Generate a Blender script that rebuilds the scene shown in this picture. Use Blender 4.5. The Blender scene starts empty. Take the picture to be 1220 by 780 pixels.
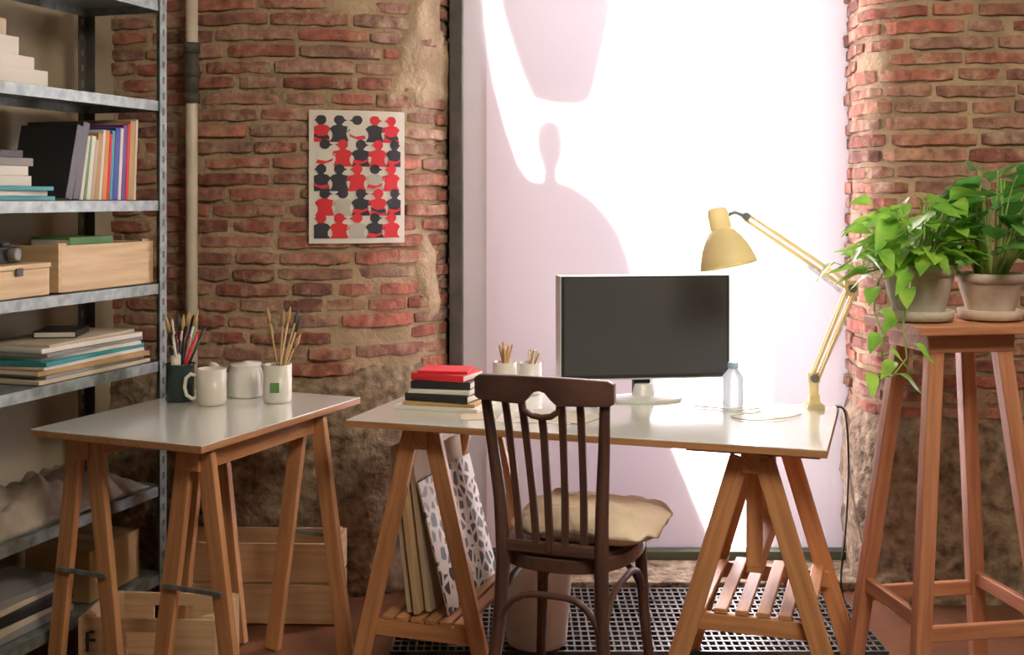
import bpy, bmesh, math, random
from mathutils import Vector, Matrix, noise
random.seed(7)
V=Vector
sc=bpy.context.scene
sc.view_settings.view_transform='Standard'
sc.view_settings.look='None'

# ---------------------------------------------------------------- materials
def mat(name,c1,c2=None,scale=8,rough=.5,bump=0,metal=0,mp=(1,1,1),coord='Object',trans=0,bscale=None,lo=.35,hi=.65,bdist=.01,glass=0,coat=0):
    m=bpy.data.materials.new(name); m.use_nodes=True
    nt=m.node_tree; N=nt.nodes; L=nt.links
    P=N['Principled BSDF']; P.inputs['Roughness'].default_value=rough; P.inputs['Metallic'].default_value=metal
    c2=c2 or tuple(x*.85 for x in c1)
    tc=N.new('ShaderNodeTexCoord'); mpn=N.new('ShaderNodeMapping'); mpn.inputs['Scale'].default_value=mp
    L.new(tc.outputs[coord],mpn.inputs['Vector'])
    nz=N.new('ShaderNodeTexNoise'); nz.inputs['Scale'].default_value=scale; nz.inputs['Detail'].default_value=5
    L.new(mpn.outputs[0],nz.inputs['Vector'])
    r=N.new('ShaderNodeValToRGB'); r.color_ramp.elements[0].position=lo; r.color_ramp.elements[1].position=hi
    r.color_ramp.elements[0].color=(*c1,1); r.color_ramp.elements[1].color=(*c2,1)
    L.new(nz.outputs['Fac'],r.inputs['Fac']); L.new(r.outputs['Color'],P.inputs['Base Color'])
    if bump:
        n2=N.new('ShaderNodeTexNoise'); n2.inputs['Scale'].default_value=bscale or scale*3; n2.inputs['Detail'].default_value=6
        L.new(mpn.outputs[0],n2.inputs['Vector'])
        b=N.new('ShaderNodeBump'); b.inputs['Strength'].default_value=bump; b.inputs['Distance'].default_value=bdist
        L.new(n2.outputs['Fac'],b.inputs['Height']); L.new(b.outputs['Normal'],P.inputs['Normal'])
    if glass: P.inputs['Transmission Weight'].default_value=glass
    if coat: P.inputs['Coat Weight'].default_value=coat; P.inputs['Coat Roughness'].default_value=.10
    if trans:
        t=N.new('ShaderNodeBsdfTranslucent'); L.new(r.outputs['Color'],t.inputs['Color'])
        mx=N.new('ShaderNodeMixShader'); mx.inputs[0].default_value=trans
        L.new(P.outputs[0],mx.inputs[1]); L.new(t.outputs[0],mx.inputs[2]); L.new(mx.outputs[0],N['Material Output'].inputs[0])
    return m
def wood(name,c1,c2,rough=.45,s=1.0):
    return mat(name,c1,c2,scale=1,mp=(4*s,55*s,1),coord='UV',rough=rough,bump=.15,bscale=1.5,bdist=.003)

M_wood=wood('pine_orange',(.68,.36,.17),(.52,.245,.11))
M_woodr=wood('stool_redwood',(.58,.27,.15),(.43,.175,.095))
M_crate=wood('crate_pine',(.78,.60,.37),(.66,.47,.27),.6)
M_crate2=wood('floor_crate_pine',(.80,.58,.36),(.64,.44,.25),.6)
M_ply=wood('plywood_edge',(.54,.29,.14),(.40,.20,.09))
M_white=mat('white_laminate',(.88,.92,.87),(.85,.89,.84),scale=3,rough=.20,coat=1)
M_chair=wood('dark_walnut',(.14,.075,.062),(.07,.038,.034),.30)
M_cush=mat('linen_cushion',(.94,.84,.69),(.89,.77,.61),scale=7,rough=.9,bump=.4,bscale=40)
M_metal=mat('galvanised_steel',(.32,.37,.36),(.19,.23,.23),scale=30,rough=.42,metal=.45,bump=.05)
M_dark=mat('dark_post',(.12,.11,.10),(.07,.065,.06),scale=12,rough=.6)
M_plaster=mat('beige_plaster',(.50,.45,.34),(.43,.38,.27),scale=2.5,rough=.9,bump=.25,bscale=14)
M_room=mat('room_plaster',(.48,.42,.34),(.42,.36,.29),scale=2,rough=.9)
M_mortar=mat('mortar',(.56,.43,.29),(.36,.27,.18),scale=7,rough=.95,bump=.9,bscale=45,bdist=.012)
M_granite=mat('rough_granite',(.47,.37,.255),(.14,.10,.07),scale=26,rough=.95,bump=1,bscale=30,bdist=.02,lo=.3,hi=.7)
M_floor=mat('terracotta_floor',(.24,.105,.055),(.14,.06,.037),scale=6,rough=.35,bump=.1)
M_black=mat('black_plastic',(.025,.025,.028),(.03,.03,.032),rough=.4)
M_screen=mat('lcd_screen',(.065,.068,.078),(.06,.064,.072),scale=1,rough=.42)  # grey lifted so the colour carries haze over the screen
M_silver=mat('silver_casing',(.78,.80,.82),(.74,.76,.78),rough=.35,metal=.05)
M_yel=mat('yellow_enamel',(1.0,.92,.62),(.98,.89,.57),scale=4,rough=.35,trans=.4)
M_cer=mat('white_ceramic',(.82,.81,.76),(.77,.76,.70),scale=5,rough=.25)
M_clay=mat('grey_clay',(.54,.49,.43),(.40,.36,.31),scale=14,rough=.85,bump=.3)
M_clay2=mat('pink_clay',(.64,.52,.44),(.52,.42,.35),scale=14,rough=.85,bump=.3)
M_soil=mat('soil',(.06,.04,.025),(.03,.02,.015),scale=60,rough=1,bump=1)
M_leaf=mat('pothos_leaf',(.42,.70,.11),(.18,.46,.06),scale=14,rough=.28,trans=.48)
M_leaf2=mat('lily_leaf',(.16,.42,.09),(.085,.28,.065),scale=12,rough=.22,trans=.42)
M_stem=mat('stem',(.36,.50,.14),rough=.5)
M_red=mat('red_ink',(.80,.03,.05),(.74,.03,.045),rough=.6)
M_ink=mat('black_ink',(.045,.045,.07),(.04,.04,.06),rough=.6)
M_pgrey=mat('light_grey_ink',(.62,.60,.56),rough=.7)
M_paper=mat('paper_white',(.84,.82,.77),(.80,.78,.73),scale=4,rough=.8)
M_paper2=mat('paper_cream',(.66,.58,.45),(.56,.48,.36),scale=5,rough=.85)
M_teal=mat('book_teal',(.04,.36,.42),rough=.5)
M_blue=mat('book_blue',(.04,.07,.45),rough=.5)
M_purple=mat('book_purple',(.14,.05,.28),rough=.5)
M_green=mat('book_green',(.12,.32,.10),rough=.5)
M_orange=mat('book_orange',(.75,.28,.05),rough=.5)
M_tan=mat('book_tan',(.55,.36,.16),rough=.6)
M_grey=mat('book_grey',(.30,.30,.29),rough=.6)
M_bin=mat('white_enamel_bin',(.88,.86,.82),(.80,.78,.74),scale=5,rough=.5)
M_glassd=mat('dark_green_glass',(.03,.06,.055),(.02,.04,.04),rough=.15)
M_glassb=mat('bottle_plastic',(.88,.95,1.0),(.86,.94,1.0),rough=.1,glass=.6,trans=.6)
M_cap=mat('bottle_cap_blue',(.45,.66,.90),rough=.4)
M_cloth=mat('folded_linen',(.58,.52,.43),(.38,.33,.27),scale=10,rough=.95,bump=.6,bscale=30)
M_grate=mat('iron_grate',(.18,.18,.17),(.12,.12,.115),scale=20,rough=.42,metal=.4)
M_pitshade=mat('grate_pit_shade',(.012,.011,.01),rough=1)  # near-black colour stands in for the shade of the hole
M_frame=mat('window_frame_green',(.14,.17,.12),(.10,.13,.09),scale=9,rough=.6)
M_framew=mat('window_frame_white',(.72,.72,.78),(.68,.68,.74),scale=3,rough=.6,trans=.7)
M_pipe=mat('pipe_paint',(.76,.70,.60),(.64,.58,.48),scale=8,rough=.4)
M_out=mat('outdoor_stone',(.36,.34,.33),scale=5,rough=.9)

m=bpy.data.materials.new('frosted_film'); m.use_nodes=True; nt=m.node_tree; N=nt.nodes; L=nt.links
N.remove(N['Principled BSDF'])
t=N.new('ShaderNodeBsdfTranslucent'); t.inputs['Color'].default_value=(.93,.90,.97,1)
d=N.new('ShaderNodeBsdfDiffuse'); d.inputs['Color'].default_value=(.86,.84,.88,1)
nz=N.new('ShaderNodeTexNoise'); nz.inputs['Scale'].default_value=.9
mr=N.new('ShaderNodeMapRange'); mr.inputs['To Min'].default_value=.14; mr.inputs['To Max'].default_value=.24
L.new(nz.outputs['Fac'],mr.inputs['Value'])
mx=N.new('ShaderNodeMixShader'); L.new(mr.outputs[0],mx.inputs[0]); L.new(t.outputs[0],mx.inputs[1]); L.new(d.outputs[0],mx.inputs[2])
L.new(mx.outputs[0],N['Material Output'].inputs[0]); M_film=m

# brick
m=bpy.data.materials.new('old_brick'); m.use_nodes=True; nt=m.node_tree; N=nt.nodes; L=nt.links; P=N['Principled BSDF']
P.inputs['Roughness'].default_value=.92
at=N.new('ShaderNodeAttribute'); at.attribute_name='Col'
tc=N.new('ShaderNodeTexCoord')
n1=N.new('ShaderNodeTexNoise'); n1.inputs['Scale'].default_value=28; n1.inputs['Detail'].default_value=6
L.new(tc.outputs['Object'],n1.inputs['Vector'])
rp=N.new('ShaderNodeValToRGB'); rp.color_ramp.elements[0].position=.3; rp.color_ramp.elements[1].position=.7
rp.color_ramp.elements[0].color=(.45,.44,.44,1); rp.color_ramp.elements[1].color=(1.15,1.12,1.1,1)
L.new(n1.outputs['Fac'],rp.inputs['Fac'])
mu=N.new('ShaderNodeMix'); mu.data_type='RGBA'; mu.blend_type='MULTIPLY'; mu.inputs[0].default_value=1
L.new(at.outputs['Color'],mu.inputs[6]); L.new(rp.outputs['Color'],mu.inputs[7])
n2=N.new('ShaderNodeTexNoise'); n2.inputs['Scale'].default_value=9; n2.inputs['Detail'].default_value=9; n2.inputs['Roughness'].default_value=.75
L.new(tc.outputs['Object'],n2.inputs['Vector'])
r2=N.new('ShaderNodeValToRGB'); r2.color_ramp.elements[0].position=.49; r2.color_ramp.elements[1].position=.65
r2.color_ramp.elements[0].color=(.04,.04,.04,1); r2.color_ramp.elements[1].color=(.75,.75,.75,1)
L.new(n2.outputs['Fac'],r2.inputs['Fac'])
m2=N.new('ShaderNodeMix'); m2.data_type='RGBA'; L.new(r2.outputs['Color'],m2.inputs[0]); L.new(mu.outputs[2],m2.inputs[6]); m2.inputs[7].default_value=(.60,.47,.34,1)
L.new(m2.outputs[2],P.inputs['Base Color'])
b=N.new('ShaderNodeBump'); b.inputs['Strength'].default_value=.9; b.inputs['Distance'].default_value=.01
L.new(n1.outputs['Fac'],b.inputs['Height']); L.new(b.outputs['Normal'],P.inputs['Normal']); M_brick=m

# patterned print
m=bpy.data.materials.new('patterned_print'); m.use_nodes=True; nt=m.node_tree; N=nt.nodes; L=nt.links; P=N['Principled BSDF']
tc=N.new('ShaderNodeTexCoord'); vo=N.new('ShaderNodeTexVoronoi'); vo.feature='DISTANCE_TO_EDGE'; vo.inputs['Scale'].default_value=26
L.new(tc.outputs['Object'],vo.inputs['Vector']); rr=N.new('ShaderNodeValToRGB'); rr.color_ramp.interpolation='CONSTANT'
rr.color_ramp.elements[0].color=(.78,.74,.68,1); rr.color_ramp.elements[1].position=.15; rr.color_ramp.elements[1].color=(.03,.03,.03,1)
L.new(vo.outputs['Distance'],rr.inputs['Fac']); L.new(rr.outputs['Color'],P.inputs['Base Color']); M_print=m

# ---------------------------------------------------------------- builder
class B:
    def __init__(s,name,mats,M=None,bev=.002):
        s.name=name; s.mats=mats if isinstance(mats,(list,tuple)) else [mats]
        s.bm=bmesh.new(); s.uv=s.bm.loops.layers.uv.new('UVMap'); s.M=M or Matrix(); s.bev=bev; s.k=0
    def face(s,vs,mi,smooth=False,uvs=None):
        try: f=s.bm.faces.new(vs)
        except ValueError: return None
        f.material_index=mi; f.smooth=smooth
        if uvs:
            for l,u in zip(f.loops,uvs): l[s.uv].uv=u
        return f
    def v(s,p): return s.bm.verts.new(s.M@V(p))
    def hexa(s,loc,M,mi=0):
        s.k+=1; off=s.k*1.37
        vs=[s.v(M@V(p)) for p in loc]
        ext=[max(p[i] for p in loc)-min(p[i] for p in loc) for i in range(3)]
        a=ext.index(max(ext)); o=[i for i in range(3) if i!=a]
        uv=[(p[a]+off,p[o[0]]+p[o[1]]+off*.31) for p in loc]
        for q in ((0,3,2,1),(4,5,6,7),(0,1,5,4),(1,2,6,5),(2,3,7,6),(3,0,4,7)):
            s.face([vs[i] for i in q],mi,False,[uv[i] for i in q])
    def box(s,c,size,rz=0,mi=0,R=None,taper=1):
        x,y,z=[d/2 for d in size]
        loc=[(-x,-y,-z),(x,-y,-z),(x,y,-z),(-x,y,-z),(-x*taper,-y*taper,z),(x*taper,-y*taper,z),(x*taper,y*taper,z),(-x*taper,y*taper,z)]
        T=Matrix.Translation(V(c))@(R if R else Matrix.Rotation(rz,4,'Z'))
        s.hexa(loc,T,mi)
    def beam(s,p1,p2,w,d,mi=0,side=(1,0,0),w2=None,d2=None):
        p1=V(p1);p2=V(p2); z=(p2-p1); Ln=z.length; z.normalize()
        x=V(side); x=(x-z*x.dot(z)).normalized(); y=z.cross(x)
        R=Matrix((x,y,z)).transposed().to_4x4(); T=Matrix.Translation(p1)@R
        a,b=w/2,d/2; a2=(w2 or w)/2; b2=(d2 or d)/2
        s.hexa([(-a,-b,0),(a,-b,0),(a,b,0),(-a,b,0),(-a2,-b2,Ln),(a2,-b2,Ln),(a2,b2,Ln),(-a2,b2,Ln)],T,mi)
    def lathe(s,prof,M=None,n=28,mi=0,caps=True,sx=1,sy=1):
        M=M or Matrix(); rings=[]
        for r,z in prof:
            r=max(r,.0004)
            rings.append([s.v(M@V((r*sx*math.cos(2*math.pi*i/n),r*sy*math.sin(2*math.pi*i/n),z))) for i in range(n)])
        for a,b_ in zip(rings,rings[1:]):
            for i in range(n):
                j=(i+1)%n; s.face([a[i],a[j],b_[j],b_[i]],mi,True,[(0,i/n),(0,(i+1)/n),(.1,(i+1)/n),(.1,i/n)])
        if caps:
            s.face(list(reversed(rings[0])),mi); s.face(rings[-1],mi)
    def tube(s,pts,r,n=8,mi=0,sm=True):
        pts=[V(p) for p in pts]; rs=r if isinstance(r,(list,tuple)) else [r]*len(pts)
        T=[(pts[min(i+1,len(pts)-1)]-pts[max(i-1,0)]).normalized() for i in range(len(pts))]
        a=T[0].orthogonal().normalized(); rings=[]; d=0; ds=[]
        for i,p in enumerate(pts):
            a=(a-T[i]*a.dot(T[i])).normalized(); b_=T[i].cross(a)
            rings.append([s.v(p+(a*math.cos(2*math.pi*k/n)+b_*math.sin(2*math.pi*k/n))*rs[i]) for k in range(n)])
            if i: d+=(pts[i]-pts[i-1]).length
            ds.append(d)
        for i in range(len(rings)-1):
            for k in range(n):
                j=(k+1)%n
                s.face([rings[i][k],rings[i][j],rings[i+1][j],rings[i+1][k]],mi,sm,[(ds[i],k*.01),(ds[i],(k+1)*.01),(ds[i+1],(k+1)*.01),(ds[i+1],k*.01)])
        s.face(list(reversed(rings[0])),mi); s.face(rings[-1],mi)
    def sweep(s,secs,mi=0):
        rings=[[s.v(p) for p in q] for q in secs]
        for i in range(len(rings)-1):
            for k in range(4):
                j=(k+1)%4
                s.face([rings[i][k],rings[i][j],rings[i+1][j],rings[i+1][k]],mi,False,[(i*.03,k*.02),(i*.03,(k+1)*.02),((i+1)*.03,(k+1)*.02),((i+1)*.03,k*.02)])
        s.face(list(reversed(rings[0])),mi); s.face(rings[-1],mi)
    def prism(s,pts,z0,z1,M=None,mi=0,smooth=False):
        M=M or Matrix(); n=len(pts)
        a=[s.v(M@V((p[0],p[1],z0))) for p in pts]; b_=[s.v(M@V((p[0],p[1],z1))) for p in pts]
        s.face(list(reversed(a)),mi,False,[(p[0],p[1]) for p in reversed(pts)]); s.face(b_,mi,False,[(p[0],p[1]) for p in pts])
        for i in range(n):
            j=(i+1)%n; s.face([a[i],a[j],b_[j],b_[i]],mi,smooth)
    def leaf(s,base,dr,Ln,W,droop,mi=0,fold=.25,roll=0):
        base=V(base); d=V(dr).normalized(); side=d.cross(V((0,0,1)))
        if side.length<.05: side=V((1,0,0))
        side.normalize(); up=side.cross(d); n=7
        side=side*math.cos(roll)+up*math.sin(roll); up=side.cross(d); rows=[]
        for i in range(n+1):
            t=i/n; c=base+d*Ln*t+V((0,0,-droop*Ln*t*t)); w=W*.5*math.sin(math.pi*min(1,max(.015,t**.62)))+.0006
            rows.append([s.v(c+side*w*k+up*(abs(k)*w*fold+math.sin(t*7)*.003*abs(k))) for k in (-1,-.5,0,.5,1)])
        for a,b_ in zip(rows,rows[1:]):
            for k in range(4): s.face([a[k],a[k+1],b_[k+1],b_[k]],mi,True)
    def done(s,recalc=True):
        if recalc: bmesh.ops.recalc_face_normals(s.bm,faces=s.bm.faces)
        xs=[v.co for v in s.bm.verts]
        o=V(((min(p.x for p in xs)+max(p.x for p in xs))/2,(min(p.y for p in xs)+max(p.y for p in xs))/2,min(p.z for p in xs)))
        for v in s.bm.verts: v.co-=o
        me=bpy.data.meshes.new(s.name); s.bm.to_mesh(me); s.bm.free()
        for m_ in s.mats: me.materials.append(m_)
        ob=bpy.data.objects.new(s.name,me); ob.location=o; sc.collection.objects.link(ob)
        if s.bev:
            md=ob.modifiers.new('bevel','BEVEL'); md.width=s.bev; md.segments=2; md.limit_method='ANGLE'; md.angle_limit=math.radians(50)
        return ob
def RT(x,y,z=0,rz=0): return Matrix.Translation((x,y,z))@Matrix.Rotation(math.radians(rz),4,'Z')

# ---------------------------------------------------------------- wall paths
class Path:
    def __init__(s,pts,n=16):
        P=[V(p) for p in pts]; P=[P[0]*2-P[1]]+P+[P[-1]*2-P[-2]]; out=[]
        for i in range(1,len(P)-2):
            for k in range(n):
                t=k/n; a,b_,c,d_=P[i-1],P[i],P[i+1],P[i+2]
                out.append(.5*((2*b_)+(c-a)*t+(2*a-5*b_+4*c-d_)*t*t+(3*b_-a-3*c+d_)*t**3))
        out.append(P[-2]); s.p=out; s.L=[0]
        for a,b_ in zip(out,out[1:]): s.L.append(s.L[-1]+(b_-a).length)
        s.len=s.L[-1]
    def at(s,d):
        d=max(0,min(s.len,d)); i=1
        while i<len(s.L)-1 and s.L[i]<d: i+=1
        a,b_=s.p[i-1],s.p[i]; t=(d-s.L[i-1])/(s.L[i]-s.L[i-1]+1e-9)
        tg=(b_-a).normalized(); return a.lerp(b_,t), V((tg.y,-tg.x))
    def pt(s,d,z,off=0):
        p,n=s.at(d); e=.03; n=(s.at(d-e)[1]+s.at(d+e)[1]).normalized()
        return V((p.x+n.x*off,p.y+n.y*off,z))

def wall(name,path,zb,ztop,seed,rubble=None):
    bm=bmesh.new(); col=bm.loops.layers.float_color.new('Col')
    def grid(z0,z1,res,fn,mi):
        nx=int(path.len/res); nz=int((z1-z0)/res); g=[]
        for i in range(nx+1):
            g.append([bm.verts.new(path.pt(path.len*i/nx,z0+(z1-z0)*j/nz,fn(path.len*i/nx,z0+(z1-z0)*j/nz))) for j in range(nz+1)])
        for i in range(nx):
            for j in range(nz):
                f=bm.faces.new([g[i][j],g[i+1][j],g[i+1][j+1],g[i][j+1]]); f.material_index=mi; f.smooth=True
    def mf(s_,z):
        o=.009+.009*noise.noise(V((s_*9,z*9,seed)))+.006*noise.noise(V((s_*30,z*30,seed)))
        if rubble and s_>rubble[0]:
            q=noise.noise(V((s_*6,z*3.5,seed+9)))-(.28 if z<1.62 else 0)
            if q>0: o+=min(.022,q*.2)*min(1,(s_-rubble[0])/.05)
        return o
    grid(zb-.03,ztop,.022,mf,0)
    def gf(s_,z):
        e=min(1,(zb+.04-z)/.08)
        q=noise.noise(V((s_*4,z*5,seed+3)))*.035+noise.noise(V((s_*13,z*13,seed)))*.014+noise.noise(V((s_*40,z*40,seed)))*.006
        return e*(.035+q)
    grid(-.02,zb+.04,.022,gf,1)
    rng=random.Random(seed); z=zb; pitch=.0545
    pal=[(.45,.155,.115),(.38,.13,.10),(.49,.195,.14),(.42,.195,.145),(.28,.12,.105),(.47,.25,.19),(.34,.185,.15)]
    while z<ztop-.05:
        s_=rng.uniform(-.2,0)
        while s_<path.len:
            ln=rng.choice([.13,.25,.27,.23,.14,.26]); g=rng.uniform(.010,.021)
            a=max(0,s_); e=min(path.len,s_+ln)
            if e-a>.03 and rng.random()>.03:
                h0=z+rng.uniform(-.002,.004); h1=z+.041+rng.uniform(-.005,.003); pr=rng.uniform(.015,.029)
                c=rng.choice(pal); k=rng.uniform(.75,1.25); c=(c[0]*k,c[1]*k,c[2]*k,1)
                ns=max(2,int((e-a)/.035)); secs=[]
                for i in range(ns+1):
                    d=a+(e-a)*i/ns; j=lambda m_=.0035:rng.uniform(-m_,m_)
                    endp=.006 if i in(0,ns) else 0
                    secs.append([bm.verts.new(path.pt(d,h0+j()+endp*.4,-.01)),bm.verts.new(path.pt(d,h0+j()+endp*.5,pr+j()-endp)),bm.verts.new(path.pt(d,h1+j()-endp*.5,pr+j()-endp)),bm.verts.new(path.pt(d,h1+j(),-.01))])
                fs=[]
                for A,C in zip(secs,secs[1:]):
                    for q in range(3): fs.append(bm.faces.new([A[q],C[q],C[q+1],A[q+1]]))
                fs.append(bm.faces.new(secs[0])); fs.append(bm.faces.new(list(reversed(secs[-1]))))
                for f in fs:
                    f.material_index=2
                    for l in f.loops: l[col]=c
            s_+=ln+g
        z+=pitch
    me=bpy.data.meshes.new(name); bm.to_mesh(me); bm.free()
    for m_ in (M_mortar,M_granite,M_brick): me.materials.append(m_)
    ob=bpy.data.objects.new(name,me); sc.collection.objects.link(ob)
    md=ob.modifiers.new('b','BEVEL'); md.width=.004; md.segments=2; md.limit_method='ANGLE'; md.angle_limit=math.radians(55)
    return ob

PL=Path([(-1.5,4.16),(-1.2,4.10),(-.95,4.04),(-.70,4.03),(-.52,4.07),(-.38,4.16),(-.285,4.28),(-.24,4.40),(-.235,4.6)])
PR=Path([(1.30,4.6),(1.262,4.35),(1.24,4.2),(1.26,4.08),(1.34,4.01),(1.5,3.98),(1.9,3.97),(2.7,3.96)])
wall('wall_back',PL,.76,2.8,3,rubble=(1.08,))
wall('wall_right_pillar',PR,.62,2.8,11)

# room shell
b=B('floor',M_floor,bev=0); b.box((0,1.8,-.05),(8,6.2,.1)); b.done()
b=B('ceiling',M_room,bev=0); b.box((0,1.75,2.85),(8,6.0,.1)); b.done()
ld=V((.317,.948,0)); ln_=V((-.948,.317,0))
b=B('wall_left',M_plaster,bev=0)
c0=V((-1.37,4.22,0)); c1=c0-ld*6.0
b.beam(c0+ln_*.05+V((0,0,1.4)),c1+ln_*.05+V((0,0,1.4)),2.8,.1,0,side=(0,0,1)); b.done()
b=B('wall_right',M_room,bev=0); b.box((2.65,1.5,1.4),(.1,5.6,2.8)); b.done()
b=B('wall_front',M_room,bev=0); b.box((0,-1.3,1.4),(8,.1,2.8)); b.done()

# window
WY=4.4
b=B('window_1',[M_film,M_framew,M_frame],bev=0)
b.box((.60,WY,1.33),(1.40,.003,2.56),mi=0)
b.face([b.v(p) for p in [(-.20,WY-.01,.05),(-.095,WY-.01,.05),(-.095,WY-.01,2.61),(-.20,WY-.01,2.61)]],1)
b.box((1.29,WY-.012,1.33),(.03,.02,2.56),mi=2)
b.box((.55,WY-.02,.035),(1.50,.07,.05),mi=2)
b.box((.55,WY-.02,2.66),(1.50,.10,.10),mi=2)
b.done()
b=B('trim_1',M_dark,bev=.004); b.box((-.205,WY-.06,1.36),(.048,.10,2.72)); b.done()
b=B('trim_2',M_room,bev=0); b.box((.5,WY+.1,2.76),(1.6,.25,.1)); b.done()
b=B('window_sill',M_granite,bev=.008); b.box((.53,4.23,.015),(1.44,.27,.03)); b.done()

# unseen outdoor occluders, made up to cast the shadows on the frosted film
f_=.003143
def oc(px,py,D=.6): return ((px-610)*f_-.1*D, 1.37-(py-235)*f_+.55*D)
MO=Matrix.Translation((0,5.0,0))@Matrix.Rotation(math.radians(90),4,'X')
out=[oc(*p) for p in [(578,-120),(578,0),(582,50),(590,100),(603,150),(620,200),(632,216),(645,220),(648,205),(642,190),(638,172),(641,155),(649,147),(659,146),(668,152),(672,168),(670,185),(664,200),(666,218),(682,224),(702,237),(722,256),(740,282),(752,315),(765,380),(780,450),(800,530),(825,590),(850,650)]]
out+= [(out[-1][0]+.1,0),(-.5,0),(-.5,out[0][1])]
b=B('shadow_cutout_bell',M_out,bev=0); b.prism(out,-.02,.02,MO); b.done()  # made-up flat cutout, outline drawn from the shadow it casts
MO2=Matrix.Translation((0,5.6,0))@Matrix.Rotation(math.radians(90),4,'X')
pl=[oc(*p,1.2) for p in [(588,-160),(735,-160),(732,0),(722,50),(712,95),(706,118),(690,126),(655,124),(632,118),(618,85),(603,40),(592,0)]]
b=B('shadow_cutout_top',M_out,bev=0); b.prism(pl,-.02,.02,MO2); b.done()  # another added flat cutout, shaped for the upper shadow
b=B('sun_dimming_slats',M_out,bev=0)  # unseen slats added to block most sun on the right strip
x0=(912-610)*f_-.1*2.2
for i in range(16): b.box((x0+.018+i*.04,6.6,2.1),(.0375,.02,4.2))
b.box((x0+.31,6.62,.3),(.64,.02,.06)); b.box((x0+.31,6.62,4.1),(.64,.02,.06)); b.done()
b=B('ground',M_out,bev=0); b.box((0,8.7,-.06),(12,8,.1)); b.done()

# ---------------------------------------------------------------- grate
b=B('floor_grate',[M_grate,M_pitshade],bev=0)
gx0,gx1,gy0,gy1=-.36,1.12,3.50,4.06
b.box(((gx0+gx1)/2,(gy0+gy1)/2,.002),(gx1-gx0,gy1-gy0,.004),mi=1)  # flat plate painted dark in place of a shaded pit
n=62
for i in range(n+1): b.box((gx0+(gx1-gx0)*i/n,(gy0+gy1)/2,.012),(.006,gy1-gy0,.014))
for i in range(15): b.box(((gx0+gx1)/2,gy0+(gy1-gy0)*i/14,.012),(gx1-gx0,.010,.016))
b.done()

# ---------------------------------------------------------------- desks
eB=18.0
DB=RT(-.464,3.28,0,-eB)
b=B('white_desk',[M_white,M_ply],DB,bev=.0015)
b.box((.65,.32,.7385),(1.30,.64,.017),mi=1); b.box((.65,.32,.7485),(1.30,.64,.003),mi=0); b.done()
aA=math.degrees(math.atan2(-.39,.92))
e1=V((-.92,.39,0)); N0=V((-.775,2.93,0)); LA=N0+e1*.56
DA=RT(LA.x,LA.y,0,aA)
b=B('white_desk',[M_white,M_ply],DA,bev=.0015)
b.box((.28,.39,.7385),(.56,.78,.017),mi=1); b.box((.28,.39,.7485),(.56,.78,.003),mi=0); b.done()

def trestle(M,x,y0,y1,half,top=.03,h=.729,shelf=None,bracket=True,post=False,w=.048,sw=None):
    b=B('wooden_trestle',[M_wood,M_metal],M,bev=.0025)
    b.box((x,(y0+y1)/2,h-.03),(.045,y1-y0+.04,.06))
    if post: b.box((x,(y0+y1)/2,h-.009),(.34,y1-y0,.018))
    for y in (y0,y1):
        for sg in (-1,1):
            b.beam((x+sg*top,y,h-.012 if not post else h-.024),(x+sg*half,y,0.004),w,.022,side=(1,0,0))
        if bracket:
            xx=top+(half-top)*.5
            b.box((x,y-.0145 if y==y0 else y+.0145,h*.5),(2*xx+.02,.006,.014),mi=1)
        if shelf is not None:
            k=(h-shelf)/h; xx=top+(half-top)*k
            b.box((x,y+(.02 if y==y0 else -.02),shelf-.02),(2*xx+.02,.02,.045))
    if shelf is not None:
        k=(h-shelf)/h; xx=sw or (top+(half-top)*k-.02)
        for i in range(6): b.box((x-xx+2*xx*i/5,(y0+y1)/2,shelf+.010),(.034,y1-y0-.02,.014))
    if post:
        b.box((x,y0+.06,h-.17),(.042,.022,.30)); b.box((x,y1-.06,h-.17),(.042,.022,.30))
        b.box((x,(y0+y1)/2,.42),(.04,y1-y0-.1,.05))
    return b.done()
trestle(DA,.125,.07,.60,.115)
trestle(DA,.49,.07,.60,.13)
trestle(DB,.20,.07,.55,.20,shelf=.17,bracket=False,sw=.11)
trestle(DB,1.11,.07,.55,.24,shelf=.29,bracket=False,post=True,w=.052)

def board(name,m_,xb,xt,y0,y1,z0,z1,th,yo=0):
    b=B(name,[m_],DB,bev=.001)
    b.beam((xb,(y0+y1)/2,z0),(xt,(y0+y1)/2+yo,z1),th,y1-y0,0,side=(1,0,0)); b.done()
board('cardboard_portfolio',M_paper2,.15,.095,.10,.50,.195,.66,.014)
board('drawing_board',M_crate,.175,.115,.09,.49,.195,.67,.016)
board('canvas_panel',M_paper2,.20,.140,.12,.50,.195,.66,.016)
board('patterned_art_print',M_print,.265,.17,.11,.53,.195,.56,.006)

# ---------------------------------------------------------------- chair
CH=RT(.10,2.97,0,-20)
b=B('wooden_chair',[M_chair],CH,bev=.003)
for sg in (-1,1):
    b.tube([(sg*.165,-.05,0),(sg*.15,-.03,.15),(sg*.135,-.012,.30),(sg*.13,0,.45),(sg*.135,-.01,.60),(sg*.147,-.035,.75),(sg*.158,-.065,.90)],[.015,.016,.018,.019,.017,.015,.013],10)
    b.tube([(sg*.165,.40,0),(sg*.15,.375,.2),(sg*.14,.355,.43)],[.013,.015,.018],10)
secs=[]; n=25
for i in range(n):
    t=-1+2*i/(n-1); x=t*.182; y=-.095+.035*t*t
    zt=.932-.008*t*t; zb=.862
    if abs(t)>.93: zt-=.008; zb+=.006
    if abs(t)<.18: zb=.862+.034*math.sqrt(max(0,1-(t/.18)**2))
    secs.append([(x,y-.011,zb),(x,y+.011,zb),(x,y+.008,zt),(x,y-.014,zt)])
b.sweep(secs)
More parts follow.
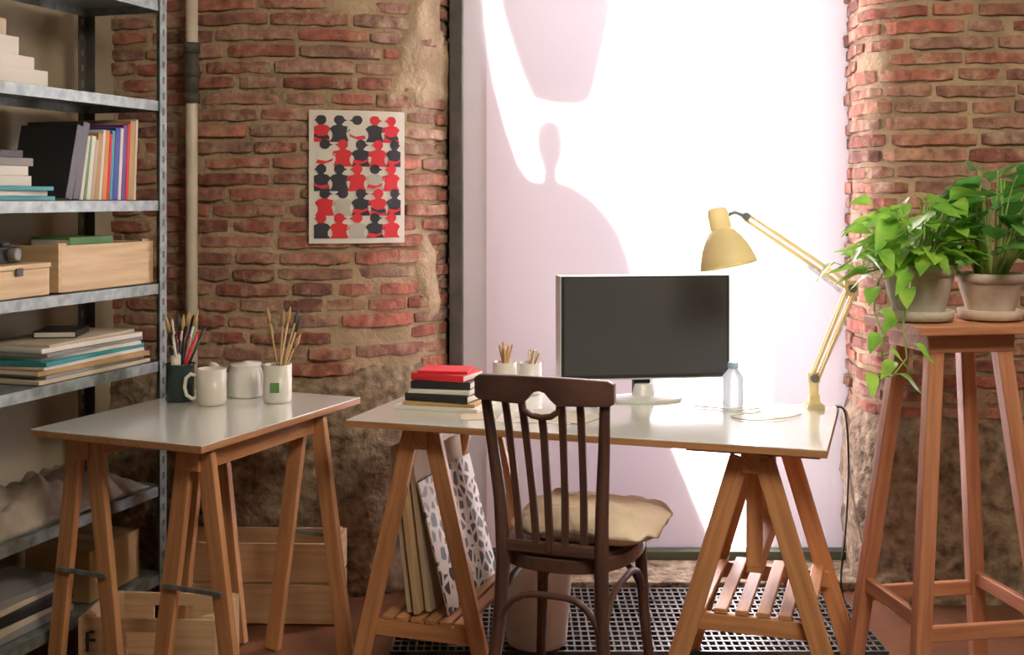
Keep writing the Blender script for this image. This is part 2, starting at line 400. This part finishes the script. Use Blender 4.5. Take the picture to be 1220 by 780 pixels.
for k,x in enumerate((-.098,-.052,0,.052,.098)):
    secs=[]
    for i in range(10):
        t=i/9; z=.475+t*.395; y=-.01-.075*t**1.6+.01*(x/.1)**2; xx=x*(.86+.14*t); w=.0095
        if k in(1,3) : xx=x*(.72+.28*t)
        secs.append([(xx-w,y-.006,z),(xx+w,y-.006,z),(xx+w,y+.006,z),(xx-w,y+.006,z)])
    if k!=2: b.sweep(secs)
b.sweep([[(x-.010,y-.006,z),(x+.010,y-.006,z),(x+.010,y+.006,z),(x-.010,y+.006,z)] for x,y,z in [(0,-.01,.475),(0,-.03,.62),(0,-.06,.78),(0,-.078,.835)]])
b.tube([(-.05,-.088,.87),(-.045,-.086,.845),(-.025,-.082,.832),(0,-.08,.828),(.025,-.082,.832),(.045,-.086,.845),(.05,-.088,.87)],.008,8)
b.beam((-.13,-.004,.485),(.13,-.004,.485),.03,.02,side=(0,0,1))
def seat(s_,z0,z1):
    pts=[]
    for i in range(40):
        a=2*math.pi*i/40; cx=math.cos(a); sy=math.sin(a)
        wx=.165+.030*(sy*.5+.5)
        pts.append((wx*abs(cx)**.75*(1 if cx>0 else -1)*s_,.185+.20*abs(sy)**.8*(1 if sy>0 else -1)*s_))
    b.prism(pts,z0,z1)
seat(1,.425,.46); seat(.93,.458,.468)
def arch(p,q,h,r=.009):
    p=V(p);q=V(q); b.tube([p.lerp(q,t/12)+V((0,0,h*(1-(2*t/12-1)**4))) for t in range(13)],r,8)
arch((-.14,-.02,.27),(.14,-.02,.27),.10); arch((-.14,-.02,.27),(-.148,.37,.27),.10); arch((.14,-.02,.27),(.148,.37,.27),.10); arch((-.148,.37,.27),(.148,.37,.27),.10)
b.done()
# cushion
b=B('seat_cushion',[M_cush],CH,bev=0); nu,nv=72,24; rings=[]
for j in range(nv+1):
    ph=-math.pi/2+math.pi*j/nv; r=[]
    for i in range(nu):
        a=2*math.pi*i/nu; c=math.copysign(abs(math.cos(a))**.55,math.cos(a)); s2=math.copysign(abs(math.sin(a))**.55,math.sin(a))
        ph2=math.sin(ph); cp=abs(math.cos(ph))**.55; seam=math.exp(-(ph/.10)**2)
        rr_=1+.035*seam+.018*math.sin(a*11+2*math.sin(a*3))*cp
        x=.195*c*cp*rr_+.045; y=.18*s2*cp*rr_+.222
        q=noise.noise(V((x*15,y*15,3)))*.014+noise.noise(V((x*34,y*34,1)))*.006+.006*math.sin(a*11+1)*cp**3
        z=.510+ph2*.040+(q if ph2>-.2 else 0)+.008*seam*math.sin(a*7)
        z=max(z,.4695)
        r.append(b.v((x,y,z)))
    rings.append(r)
for A,C in zip(rings,rings[1:]):
    for i in range(nu): b.face([A[i],A[(i+1)%nu],C[(i+1)%nu],C[i]],0,True)
b.face(list(reversed(rings[0])),0,True); b.face(rings[-1],0,True); b.done()

# ---------------------------------------------------------------- monitor
MM=RT(.405,3.58,.75,8)
b=B('computer_monitor',[M_silver,M_black,M_screen],MM,bev=.003)
b.box((0,0,.225),(.53,.022,.315),mi=0); b.box((0,-.012,.227),(.522,.006,.308),mi=1); b.box((0,-.0155,.229),(.506,.002,.292),mi=2)
b.box((0,.04,.225),(.525,.075,.312),mi=0); b.box((0,.088,.225),(.30,.03,.20),mi=0)
b.box((0,.05,.05),(.05,.03,.10),mi=1); b.lathe([(.10,0),(.10,.008),(.03,.014),(.022,.05)],Matrix.Translation((0,.02,.0004)),32,0,sx=1.2,sy=.75)
b.done()
def cable(name,pts,r,m_,sub=6):
    P_=[V(p) for p in pts]; P_=[P_[0]]+P_+[P_[-1]]; o=[]
    for i in range(1,len(P_)-2):
        for k in range(sub):
            t=k/sub; a,b_,c,d_=P_[i-1:i+3]; o.append(.5*((2*b_)+(c-a)*t+(2*a-5*b_+4*c-d_)*t*t+(3*b_-a-3*c+d_)*t**3))
    o.append(P_[-1]); q=B(name,[m_],bev=0); q.tube(o,r,6); return q.done()
cable('monitor_cable',[(.24,3.60,.755),(.20,3.54,.755),(.25,3.48,.755),(.27,3.54,.785),(.23,3.58,.765),(.21,3.50,.755),(.17,3.55,.78),(.16,3.60,.755),(.12,3.64,.755)],.003,M_black)
cable('charger_cable',[(.54,3.47,.754),(.60,3.44,.754),(.66,3.40,.754),(.72,3.43,.754),(.70,3.36,.754),(.62,3.32,.754),(.66,3.25,.754),(.76,3.28,.754),(.82,3.34,.754)],.0025,M_paper)
cable('lamp_cable',[(.95,3.44,.757),(.972,3.43,.74),(.985,3.44,.6),(.995,3.5,.4),(1.05,3.75,.15),(1.08,3.8,.02),(1.02,3.7,.023)],.003,M_black)
cable('extension_cable',[(.955,3.47,.757),(1.0,3.50,.72),(1.03,3.6,.55),(1.12,3.74,.25),(1.2,3.8,.06),(1.3,3.8,.007)],.003,M_paper)

# ---------------------------------------------------------------- lamp
b=B('desk_lamp',[M_yel,M_metal,M_cer],bev=.001)
bx,by=.887,3.455
b.box((bx,by,.757),(.05,.06,.014)); b.box((bx,by,.775),(.03,.03,.03)); b.lathe([(.014,0),(.014,.05),(.009,.055)],Matrix.Translation((bx,by,.785)),16)
E0=V((bx,by,.84)); E1=V((.99,3.43,1.105)); E2=V((.675,3.40,1.315))
for o in (-.011,.011):
    ox=V((0,o,0)); b.beam(E0+ox+V((-.008,0,0)),E1+ox+V((-.012,0,0)),.008,.008); b.beam(E0+ox+V((.012,0,0)),E1+ox+V((.008,0,-.01)),.008,.008)
    b.beam(E1+ox+V((0,0,.012)),E2+ox+V((0,0,.01)),.008,.008); b.beam(E1+ox+V((0,0,-.010)),E2+ox+V((0,0,-.010)),.008,.008)
for p in (E0,E1,E2): b.tube([p+V((0,-.02,0)),p+V((0,.02,0))],.012,14,1)
b.box(E1,(.04,.016,.045)); b.box(E0,(.035,.016,.03))
def spring(p,q,n=22,r=.006):
    p=V(p);q=V(q);d=(q-p).normalized(); a=d.orthogonal().normalized(); c=d.cross(a)
    b.tube([p.lerp(q,i/(n*6))+a*math.cos(i*math.pi/3)*r+c*math.sin(i*math.pi/3)*r for i in range(n*6+1)],.0012,4,1)
spring(E0+V((.02,0,.02)),E0.lerp(E1,.6)+V((.02,0,0))); spring(E1+V((-.03,0,-.01)),E1.lerp(E2,.4)+V((0,0,-.018)))
H0=V((.595,3.40,1.325)); H1=V((.625,3.375,1.165)); ax=(H1-H0).normalized()
zq=ax.to_track_quat('Z','Y').to_matrix().to_4x4(); HM=Matrix.Translation(H0)@zq
b.lathe([(.018,-.015),(.026,-.012),(.030,.0),(.031,.045),(.029,.05),(.038,.056),(.054,.078),(.068,.105),(.080,.140),(.083,.158),(.0815,.158),(.076,.138),(.064,.106),(.050,.080),(.032,.060),(.010,.055)],HM,36,0)
b.lathe([(.012,.05),(.018,.08),(.026,.11),(.020,.132),(.002,.14)],HM,18,2)
b.tube([E2,E2+V((-.03,0,.012)),H0+V((.02,0,-.01))],.006,8,1); b.done()

# ---------------------------------------------------------------- plant stool
SM=RT(1.17,3.14,0,9); SH=1.045
b=B('tall_plant_stool',[M_woodr],SM,bev=.004)
b.box((0,0,SH-.0125),(.34,.32,.025)); b.box((0,0,SH-.05),(.24,.22,.05))
def lp(sx,sy,z): k=(SH-.03-z)/(SH-.03); return V((sx*(.09+.105*k),sy*(.085+.10*k),z))
for sx in(-1,1):
    for sy in(-1,1): b.beam(lp(sx,sy,SH-.025),lp(sx,sy,.004),.042,.036,side=(1,0,0))
for sx in(-1,1): b.beam(lp(sx,-1,.30),lp(sx,1,.30),.02,.04,side=(1,0,0))
for sy in(-1,1): b.beam(lp(-1,sy,.27),lp(1,sy,.27),.02,.04,side=(0,1,0))
b.done()
def pot(b,x,y,z,r,h,mi,ms):
    b.lathe([(r*.7,0),(r*.95,.006),(r*1.0,.028),(r*.96,.030),(r*.7,.014)],Matrix.Translation((x,y,z)),36,mi)
    b.lathe([(r*.66,.012),(r*.70,.02),(r*.97,h*.78),(r*.98,h*.80),(r*1.04,h*.81),(r*1.06,h),(r*.98,h),(r*.94,h*.86),(r*.9,h*.84)],Matrix.Translation((x,y,z)),36,mi)
    b.lathe([(r*.93,h*.84),(r*.5,h*.87),(.001,h*.88)],Matrix.Translation((x,y,z)),24,ms,caps=False)
rng=random.Random(5)
def stemleaf(b,x,y,z,az,rad,ht,Ln,W,droop,el,mi=0):
    p0=V((x+math.cos(az)*.03,y+math.sin(az)*.03,z)); p2=V((x+math.cos(az)*rad,y+math.sin(az)*rad,z+ht)); p1=p0.lerp(p2,.5)+V((0,0,.03+abs(ht)*.25))
    pts=[p0*(1-t)**2+p1*2*t*(1-t)+p2*t*t for t in [i/8 for i in range(9)]]
    b.tube(pts,[.0028-.0014*i/8 for i in range(9)],5,1)
    a2=az+rng.uniform(-.6,.6)
    b.leaf(p2,(math.cos(a2)*math.cos(el),math.sin(a2)*math.cos(el),math.sin(el)),Ln,W,droop,mi,.22,rng.uniform(-.6,.6))
b=B('potted_pothos',[M_leaf,M_stem,M_clay,M_soil],bev=0)
px,py,pz=1.072,3.10,SH+.0005; pot(b,px,py,pz,.092,.150,2,3)
for i in range(130):
    az=rng.uniform(0,2*math.pi); rad=rng.uniform(.03,.16)
    if math.cos(az)>.3: rad=min(rad,.10)
    ht=rng.uniform(.02,.20)-max(0,rad-.11)*.8
    if math.sin(az)<-.3: ht=max(ht,.06)
    stemleaf(b,px,py,pz+.12,az,rad,ht,rng.uniform(.065,.105),rng.uniform(.042,.066),rng.uniform(.15,.6),rng.uniform(-.4,.6))
def vine(pts,n):
    P_=[V(p) for p in pts]; b.tube(P_,.0024,5,1)
    for i in range(n):
        t=(i+.7)/n*(len(P_)-1); k=min(int(t),len(P_)-2); p=P_[k].lerp(P_[k+1],t-k); az=rng.uniform(2,5)+(i%2)*2.2
        q=p+V((math.cos(az)*.02,math.sin(az)*.02,.008)); b.tube([p,q],.0015,4,1)
        b.leaf(q,(math.cos(az),math.sin(az)*.8,-.5),rng.uniform(.05,.07),rng.uniform(.035,.046),.4,0,.2,rng.uniform(-.5,.5))
vine([(1.03,3.05,1.18),(.97,3.03,1.20),(.94,3.02,1.15),(.93,3.02,1.08),(.955,3.02,1.01),(.95,3.02,.95)],6)
vine([(1.03,3.03,1.18),(.97,3.0,1.22),(.90,2.98,1.24),(.83,2.98,1.19)],7)
vine([(1.05,3.02,1.18),(1.0,2.95,1.16),(.975,2.93,1.05),(.985,2.93,.97),(.955,2.95,.92),(.885,2.96,.925)],7)
b.done(recalc=False)
b=B('potted_peace_lily',[M_leaf2,M_stem,M_clay2,M_soil],bev=0)
qx,qy=1.268,3.115; pot(b,qx,qy,pz,.084,.125,2,3)
for i in range(84):
    az=rng.uniform(0,2*math.pi); rad=rng.uniform(.02,.16)
    if math.cos(az)<-.5: rad*=.55
    stemleaf(b,qx,qy,pz+.10,az,rad,rng.uniform(.06,.30),rng.uniform(.09,.14),rng.uniform(.048,.072),rng.uniform(.2,.6),rng.uniform(-.2,.8))
b.done(recalc=False)

# ---------------------------------------------------------------- metal rack
RK=Matrix(((.317,-.948,0,-1.105),(.948,.317,0,3.737),(0,0,1,0),(0,0,0,1)))
ZS=[.18,.46,.854,1.098,1.36,1.674,1.99]
b=B('metal_shelving_rack',[M_metal,M_dark],RK,bev=.001)
for z in ZS:
    b.box((-.64,.15,z-.004),(1.28,.30,.006)); b.box((-.64,.001,z-.016),(1.28,.003,.032)); b.box((-.64,.299,z-.016),(1.28,.003,.032)); b.box((-.001,.15,z-.016),(.003,.30,.032)); b.box((-.64,.006,z-.031),(1.28,.012,.002))
for x in(-1.28,0.004):
    for y,sg in((-.004,1),(.304,-1)):
        sx=1 if x<-1 else -1
        b.box((x,y+sg*.018,1.1),(.003,.036,2.2),mi=0 if y<.1 else 1); b.box((x+sx*.018,y,1.1),(.036,.003,2.2),mi=0 if y<.1 else 1)
        for i in range(44):
            b.box((x-.0018 if sx>0 else x+.0018,y+sg*.018,.04+i*.05),(.001,.009,.022),mi=1 if y<.1 else 0)
            b.box((x+sx*.018,y-.002,.04+i*.05),(.009,.001,.022),mi=1 if y<.1 else 0)
b.done()
b=B('wall_pipe',[M_pipe,M_dark],bev=0)
b.tube([(-1.09,4.0,0.001),(-1.09,4.0,2.79)],.020,18)
for z in (1.78,1.86,1.69): b.tube([(-1.09,4.0,z),(-1.09,4.0,z+.035)],.028,18,1)
b.tube([(-1.09,4.0,1.72),(-1.09,4.0,1.86)],.023,18,1)
b.box((-1.09,4.03,1.8),(.03,.06,.03),mi=1); b.done()

def books_up(name,M,x0,z,items):
    ms=[M_black,M_paper,M_green,M_tan,M_orange,M_red,M_blue,M_purple,M_grey,M_teal,M_paper2]
    b=B(name,ms,M,bev=.0015); x=x0
    for th,h,d,mi,tilt in items:
        R=Matrix.Rotation(math.radians(tilt),4,'Y')
        off=h/2*math.sin(math.radians(abs(tilt))); zz=z+h/2*math.cos(math.radians(tilt))+th/2*math.sin(math.radians(abs(tilt)))
        b.box((x+th/2+off,.03+d/2,zz),(th,d,h),R=R,mi=mi)
        b.box((x+th/2+off,.034+d/2,zz),(th*.8,d-.002,h+.0015),R=R,mi=1)
        x+=th/math.cos(math.radians(tilt))+.001
    b.done()
books_up('row_of_books',RK,-.43,1.361,[(.03,.22,.2,0,14),(.03,.23,.2,0,12),(.014,.19,.15,1,10),(.012,.18,.15,2,9),(.018,.19,.16,1,8),(.014,.18,.15,10,8),(.02,.20,.17,3,6),(.012,.21,.16,1,6),(.022,.21,.17,4,5),(.012,.2,.17,5,5),(.014,.21,.17,9,4),(.024,.22,.18,6,4),(.014,.22,.18,1,4),(.02,.23,.18,7,3),(.012,.235,.2,5,3),(.025,.245,.2,3,3),(.012,.25,.2,10,3)])
def stack(name,M,x,y,z,items,ms):
    b=B(name,ms,M,bev=.0015)
    for lx,ly,h,rz,mi in items:
        b.box((x,y,z+h/2),(lx,ly,h),math.radians(rz),mi)
        if h>.012: b.box((x,y,z+h/2),(lx+.0012,ly-.004,h*.7),math.radians(rz),0)
        z+=h+.0006
    b.done()
BM=[M_paper,M_black,M_teal,M_red,M_grey,M_tan,M_paper2,M_blue]
stack('stack_of_books',RK,-.67,.15,1.361,[(.40,.24,.012,0,2),(.36,.23,.014,3,0),(.38,.24,.012,-2,2),(.26,.2,.028,2,0),(.24,.19,.026,-2,0),(.28,.2,.022,4,4),(.22,.17,.02,-3,1)],BM)
stack('stack_of_boxes',RK,-.67,.14,1.675,[(.34,.22,.045,0,0),(.26,.2,.035,3,0),(.18,.16,.05,-3,0),(.14,.12,.05,8,6)],[M_paper,M_black,M_teal,M_red,M_grey,M_tan,M_paper2])
stack('pile_of_magazines',RK,-.31,.14,.855,[(.50,.26,.012,0,6),(.46,.25,.010,2,4),(.48,.26,.014,-2,5),(.46,.25,.010,1,0),(.47,.25,.012,3,2),(.42,.24,.011,-3,0),(.45,.25,.010,2,4),(.44,.24,.014,-1,0),(.42,.22,.008,4,6),(.16,.12,.02,25,1)],BM)
stack('stack_of_old_magazines',RK,-.55,.16,.1812,[(.34,.24,.02,0,4),(.32,.23,.02,4,6),(.33,.24,.03,-3,1),(.30,.22,.015,2,6),(.31,.22,.02,-4,4)],BM)
b=B('cardboard_box',[M_tan,M_paper2],RK@RT(-.20,.15,.1812,4),bev=.003); b.box((0,0,.075),(.26,.22,.15)); b.box((0,0,.1505),(.05,.221,.002),mi=1)
b.done()

def crate(name,M,Lx,Ly,H,m_,sl=2,th=.010,handle=False):
    b=B(name,[m_,M_paper2,M_ink],M,bev=.0015)
    b.box((0,0,th/2+.001),(Lx-.004,Ly-.004,th))
    g=.010; sh=(H-g*(sl-1)-.004)/sl
    for i in range(sl):
        z=.003+sh/2+i*(sh+g)
        for sg in(-1,1):
            if handle and i==sl-1:
                b.box((0,sg*(Ly/2-th/2),z-sh*.22),(Lx,th,sh*.56))
                for q in(-1,1): b.box((q*Lx*.33,sg*(Ly/2-th/2),z+sh*.2),(Lx*.34,th,sh*.30))
                b.box((0,sg*(Ly/2-th/2),z+sh*.42),(Lx,th,sh*.16))
            else: b.box((0,sg*(Ly/2-th/2),z),(Lx,th,sh))
            b.box((sg*(Lx/2+th/2),0,z),(th,Ly,sh))
    for sx in(-1,1):
        for sy in(-1,1): b.prism([(0,0),(.035,0),(0,.035)],.005,H+.006,Matrix.Translation((sx*(Lx/2-.001),sy*(Ly/2-th),0))@Matrix.Scale(-sx,4,(1,0,0))@Matrix.Scale(-sy,4,(0,1,0)))
    if handle:
        yf=-Ly/2-.0012; z0=H*.60; x0=-.165
        for (cx,cz,w_,h_) in [(0,.025,.010,.055),(.008,.03,.03,.008),(.012,.052,.016,.008),(.05,.02,.009,.038),(.062,.037,.024,.008),(.062,.004,.024,.008)]:
            b.box((x0+cx,yf,z0+cz),(w_,.0024,h_),mi=2)
    return b.done()
crate('wooden_crate',RK@RT(-.25,.15,1.099,0),.42,.26,.135,M_crate,1,.009)
stack('green_notebooks',RK,-.25,.15,1.112,[(.3,.2,.09,4,0),(.18,.15,.05,-5,1)],[M_paper,M_green])
b=B('wooden_cigar_box',[M_crate,M_dark],RK@RT(-.64,.10,1.0995,4),bev=.003); b.box((0,0,.0375),(.27,.17,.075)); b.box((0,0,.083),(.276,.176,.014)); b.box((0,-.089,.07),(.03,.006,.022),mi=1); b.done()
b=B('compact_camera',[M_black,M_grey],RK@RT(-.60,.10,1.1905,10),bev=.004); b.box((0,0,.022),(.11,.05,.044)); b.box((0,0,.05),(.04,.03,.014)); b.tube([(0,-.025,.024),(0,-.05,.024)],.018,16,1); b.done()
crate('wooden_crate',RT(-.84,3.865,0.001,-2),.54,.19,.26,M_crate2,2,.012)
crate('wooden_crate',RT(-.985,3.30,0.001,-3),.36,.22,.225,M_crate2,1,.011,True)

# folded cloth on low shelf
b=B('folded_linen_cloth',[M_cloth],RK,bev=0); nx,ny=60,16; top=[]
for i in range(nx+1):
    r=[]
    for j in range(ny+1):
        x=-.85+.80*i/nx; y=.02+.25*j/ny; e=min(1,4*min(i/nx,1-i/nx)+.12)*min(1,5*min(j/ny,1-j/ny)+.25)
        z=.4605+e*(.085+.04*noise.noise(V((x*9,y*12,2)))+.03*noise.noise(V((x*25,y*22,4))))
        r.append(b.v((x,y,max(z,.463))))
    top.append(r)
for i in range(nx):
    for j in range(ny): b.face([top[i][j],top[i+1][j],top[i+1][j+1],top[i][j+1]],0,True)
edge=[top[i][0] for i in range(nx+1)]+[top[nx][j] for j in range(1,ny+1)]+[top[i][ny] for i in range(nx-1,-1,-1)]+[top[0][j] for j in range(ny-1,0,-1)]
low=[b.bm.verts.new((v.co.x,v.co.y,.4603)) for v in edge]
for i in range(len(edge)): j=(i+1)%len(edge); b.face([edge[i],low[i],low[j],edge[j]],0,True)
b.face(low,0); b.done()

# ---------------------------------------------------------------- poster
b=B('abstract_poster',[M_paper,M_ink,M_red,M_pgrey],bev=0)
best=min(range(400),key=lambda i:abs((lambda p:(p.x/p.y*1400+610)-369)(PL.at(PL.len*i/400)[0])))
S0=PL.len*best/400; PW,PH=.320,.455; PZ=1.44-PH/2
def pp(u,v,o=0): return PL.pt(S0+u,PZ+v,.036+o)
g=[[b.v(pp(PW*i/12,PH*j)) for j in(0,1)] for i in range(13)]
for i in range(12): b.face([g[i][0],g[i+1][0],g[i+1][1],g[i][1]],0)
rp_=random.Random(21)
def shape(pts,mi,o):
    pts=[(min(max(u,.016),PW-.016),min(max(v,.018),PH-.018)) for u,v in pts]
    b.face([b.v(pp(u,v,o)) for u,v in pts],mi)
cols=5; rows=5; cw=(PW-.032)/cols; chh=(PH-.036)/rows
seq=[[1,2,0,1,2],[2,0,1,2,1],[1,1,2,0,2],[0,2,1,2,1],[2,1,0,1,2]]
for r in reversed(range(rows)):
    for c in range(cols):
        mi=seq[r][c]; mi=3 if (mi==0 and rp_.random()>.5) else mi
        cx=.016+cw*(c+.5)+(.10*cw if r%2 else -.10*cw); cy=.018+chh*r; sg=1 if (r+c)%2 else -1
        o=.0005+(rows-r)*.0006+.00010*c
        T=[(-.54,-.08),(.54,-.08),(.42,.16),(.38,.30),(.58,.38),(.54,.54),(.24,.58),(.15,.62),(.15,.74),(-.15,.74),(-.15,.62),(-.36,.58),(-.54,.46),(-.38,.28),(-.38,.12)]
        shape([(cx+sg*u*cw,cy+v*chh) for u,v in (T if sg>0 else T[::-1])],mi,o)
        hm=mi if rp_.random()>.3 else (2 if mi!=2 else 1)
        if mi in(0,3): hm=rp_.choice([1,2])
        shape([(cx+math.cos(a*math.pi/9)*cw*.29,cy+chh*.82+math.sin(a*math.pi/9)*chh*.20) for a in range(18)],hm,o+.00035)
        bk=[(cx+sg*cw*.20,cy+chh*.88),(cx+sg*cw*.46,cy+chh*.80),(cx+sg*cw*.20,cy+chh*.74)]
        shape(bk if sg<0 else bk[::-1],hm,o+.0004)
        if rp_.random()>.5:
            am=3-mi if mi in(1,2) else 2
            A_=[(-.48,.06),(-.10,.0),(.40,.14),(.46,.26),(.10,.14),(-.40,.20)]
            shape([(cx+sg*u*cw,cy+v*chh) for u,v in (A_ if sg>0 else A_[::-1])],am,o+.00045)
b.done(recalc=False)

# ---------------------------------------------------------------- desk objects
def mug(b,x,y,z,r,h,mi=0,handle=None):
    M=Matrix.Translation((x,y,z)); b.lathe([(r*.86,0),(r*.97,.004),(r,.015),(r,h),(r-.004,h),(r-.005,.01),(.001,.008)],M,30,mi)
    if handle is not None:
        c,s_=math.cos(handle),math.sin(handle)
        b.tube([(x+c*(r-.002+q[0]),y+s_*(r-.002+q[0]),z+q[1]*h) for q in [(0,.8),(.018,.86),(.032,.75),(.036,.5),(.030,.28),(.014,.18),(0,.22)]],.0055,8,mi)
def tools(b,x,y,z,r,h,n,ms,rng,lmin=.14,lmax=.2,rad=.0032,spread=.35,brush=False):
    for i in range(n):
        a=rng.uniform(0,6.28); p0=V((x-math.cos(a)*r*.4,y-math.sin(a)*r*.4,z+.012)); l=rng.uniform(lmin,lmax)
        d=V((math.cos(a)*spread*rng.uniform(.3,1),math.sin(a)*spread*rng.uniform(.3,1),1)).normalized()
        k=min(1,(r-.008+r*.4)/(max(1e-4,math.hypot(d.x,d.y)/d.z)*h)); d=V((d.x*k,d.y*k,d.z)).normalized()
        mi=rng.choice(ms); p1=p0+d*l; b.tube([p0,p1],rad,6,mi)
        if brush: b.tube([p1,p1+d*.02,p1+d*.05],[rad*1.1,rad*2.4,rad*.5],8,rng.choice([len(b.mats)-1,len(b.mats)-2]))
        else: b.tube([p1,p1+d*.008],[rad,rad*.3],6,mi)
rg=random.Random(9)
b=B('white_mug',[M_cer],bev=0); mug(b,-.900,3.52,.7503,.044,.108,handle=math.radians(195)); b.done()
b=B('white_kettle',[M_cer,M_dark],bev=0); kx,ky=-.83,3.665
b.lathe([(.050,0),(.056,.006),(.056,.04),(.052,.075),(.046,.092),(.048,.096),(.048,.104),(.012,.106),(.010,.108),(.001,.110)],Matrix.Translation((kx,ky,.7503)),32)
b.tube([(kx-.05,ky+.005,.80),(kx-.075,ky+.01,.82),(kx-.10,ky+.012,.845),(kx-.115,ky+.014,.848)],[.014,.011,.009,.010],12)
b.tube([(kx+.042,ky,.85),(kx+.064,ky-.005,.845),(kx+.070,ky-.005,.81),(kx+.062,ky-.005,.78),(kx+.045,ky,.77)],.005,10); b.done()
b=B('mug_of_paintbrushes',[M_cer,M_tan,M_crate,M_green,M_dark,M_tan,M_dark],bev=0); mug(b,-.710,3.56,.7503,.043,.115)
tools(b,-.710,3.56,.7503,.043,.115,8,[1,2],rg,.15,.24,.003,.5,True)
b.box((-.710,3.5165,.80),(.026,.0012,.03),mi=3); b.done()
b=B('jar_of_pens',[M_glassd,M_black,M_blue,M_red,M_paper,M_green,M_dark,M_tan],bev=0)
b.lathe([(.036,0),(.042,.006),(.042,.11),(.046,.115),(.042,.115),(.038,.01),(.001,.008)],Matrix.Translation((-1.01,3.575,.7503)),28)
tools(b,-1.01,3.575,.7503,.042,.115,20,[1,2,3,4,5,1,1],rg,.15,.25,.0042,.5); tools(b,-1.01,3.575,.7503,.042,.115,5,[4,1],rg,.2,.24,.003,.4,True)
b.lathe([(.009,.10),(.015,.115),(.016,.14),(.010,.152),(.007,.156),(.011,.162),(.0125,.170),(.010,.178),(.002,.183)],Matrix.Translation((-1.015,3.548,.7503)),18,4)
b.lathe([(.0135,.172),(.0125,.182),(.008,.189),(.001,.191)],Matrix.Translation((-1.015,3.548,.7503)),18,3); b.done()
def dw(u,v): p=DB@V((u,v,0)); return p.x,p.y
for (u,v,kind) in ((.285,.55,0),(.365,.56,1)):
    x,y=dw(u,v); b=B('pencil_cup',[M_cer,M_tan,M_black,M_orange,M_red],bev=0); mug(b,x,y,.7503,.037,.10); tools(b,x,y,.7503,.037,.1,12 if kind==0 else 8,[1,2,3,4,1] if kind==0 else [0,1],rg,.125,.15 if kind==0 else .12,.0036,.4); b.done()
stack('stack_of_books',DB,.19,.29,.7503,[(.26,.19,.012,0,0),(.22,.17,.010,4,5),(.20,.16,.022,-3,1),(.19,.15,.014,2,0),(.18,.15,.022,6,1),(.17,.14,.020,-4,3),(.15,.12,.008,8,3)],BM)
x,y=dw(1.00,.55)
b=B('water_bottle',[M_glassb,M_cap],bev=0); b.lathe([(.028,0),(.031,.004),(.031,.06),(.029,.065),(.031,.07),(.030,.090),(.015,.108),(.014,.112)],Matrix.Translation((x,y,.7503)),28)
b.lathe([(.016,.112),(.016,.128),(.014,.130)],Matrix.Translation((x,y,.7503)),20,1); b.done()
b=B('paper_sheets',[M_paper,M_paper2],DB,bev=0); b.box((.5,.18,.7512),(.21,.148,.0012),.15); b.box((.56,.22,.7526),(.21,.148,.001),-.2); b.box((.33,.17,.7512),(.1,.14,.0012),.4,mi=1); b.done()

# waste bin
b=B('waste_bin',[M_bin],bev=0)
b.lathe([(.085,0),(.09,.004),(.093,.02),(.113,.285),(.118,.288),(.118,.296),(.110,.296),(.088,.02),(.001,.015)],Matrix.Translation((.075,3.57,.021)),40)
b.done()

# ---------------------------------------------------------------- light
w=bpy.data.worlds.new('World'); sc.world=w; w.use_nodes=True
w.node_tree.nodes['Background'].inputs[0].default_value=(.92,.89,1.0,1); w.node_tree.nodes['Background'].inputs[1].default_value=1.15
s_=bpy.data.lights.new('sun','SUN'); s_.energy=70; s_.angle=math.radians(1.5); s_.color=(1,.93,.82)
o=bpy.data.objects.new('sun',s_); o.rotation_euler=V((.1,-1,-.55)).to_track_quat('-Z','Y').to_euler(); o.location=(0,8,5); sc.collection.objects.link(o)
def area(name,loc,target,size,e,col):
    a=bpy.data.lights.new(name,'AREA'); a.energy=e; a.size=size; a.color=col
    o=bpy.data.objects.new(name,a); o.location=loc; o.rotation_euler=(V(target)-V(loc)).to_track_quat('-Z','Y').to_euler(); sc.collection.objects.link(o)
area('interior_fill',(.9,1.5,2.72),(.4,3.5,.6),1.0,72,(1,.87,.66))  # added fill light under the ceiling, not a real fitting

cam=bpy.data.cameras.new('camera'); co=bpy.data.objects.new('camera',cam); sc.collection.objects.link(co)
co.location=(0,0,1.37); co.rotation_euler=(math.radians(90),0,0); cam.lens=1400/1220*36; cam.sensor_width=36; cam.shift_y=-(390-235)/1220
cam.clip_start=.05; sc.camera=co
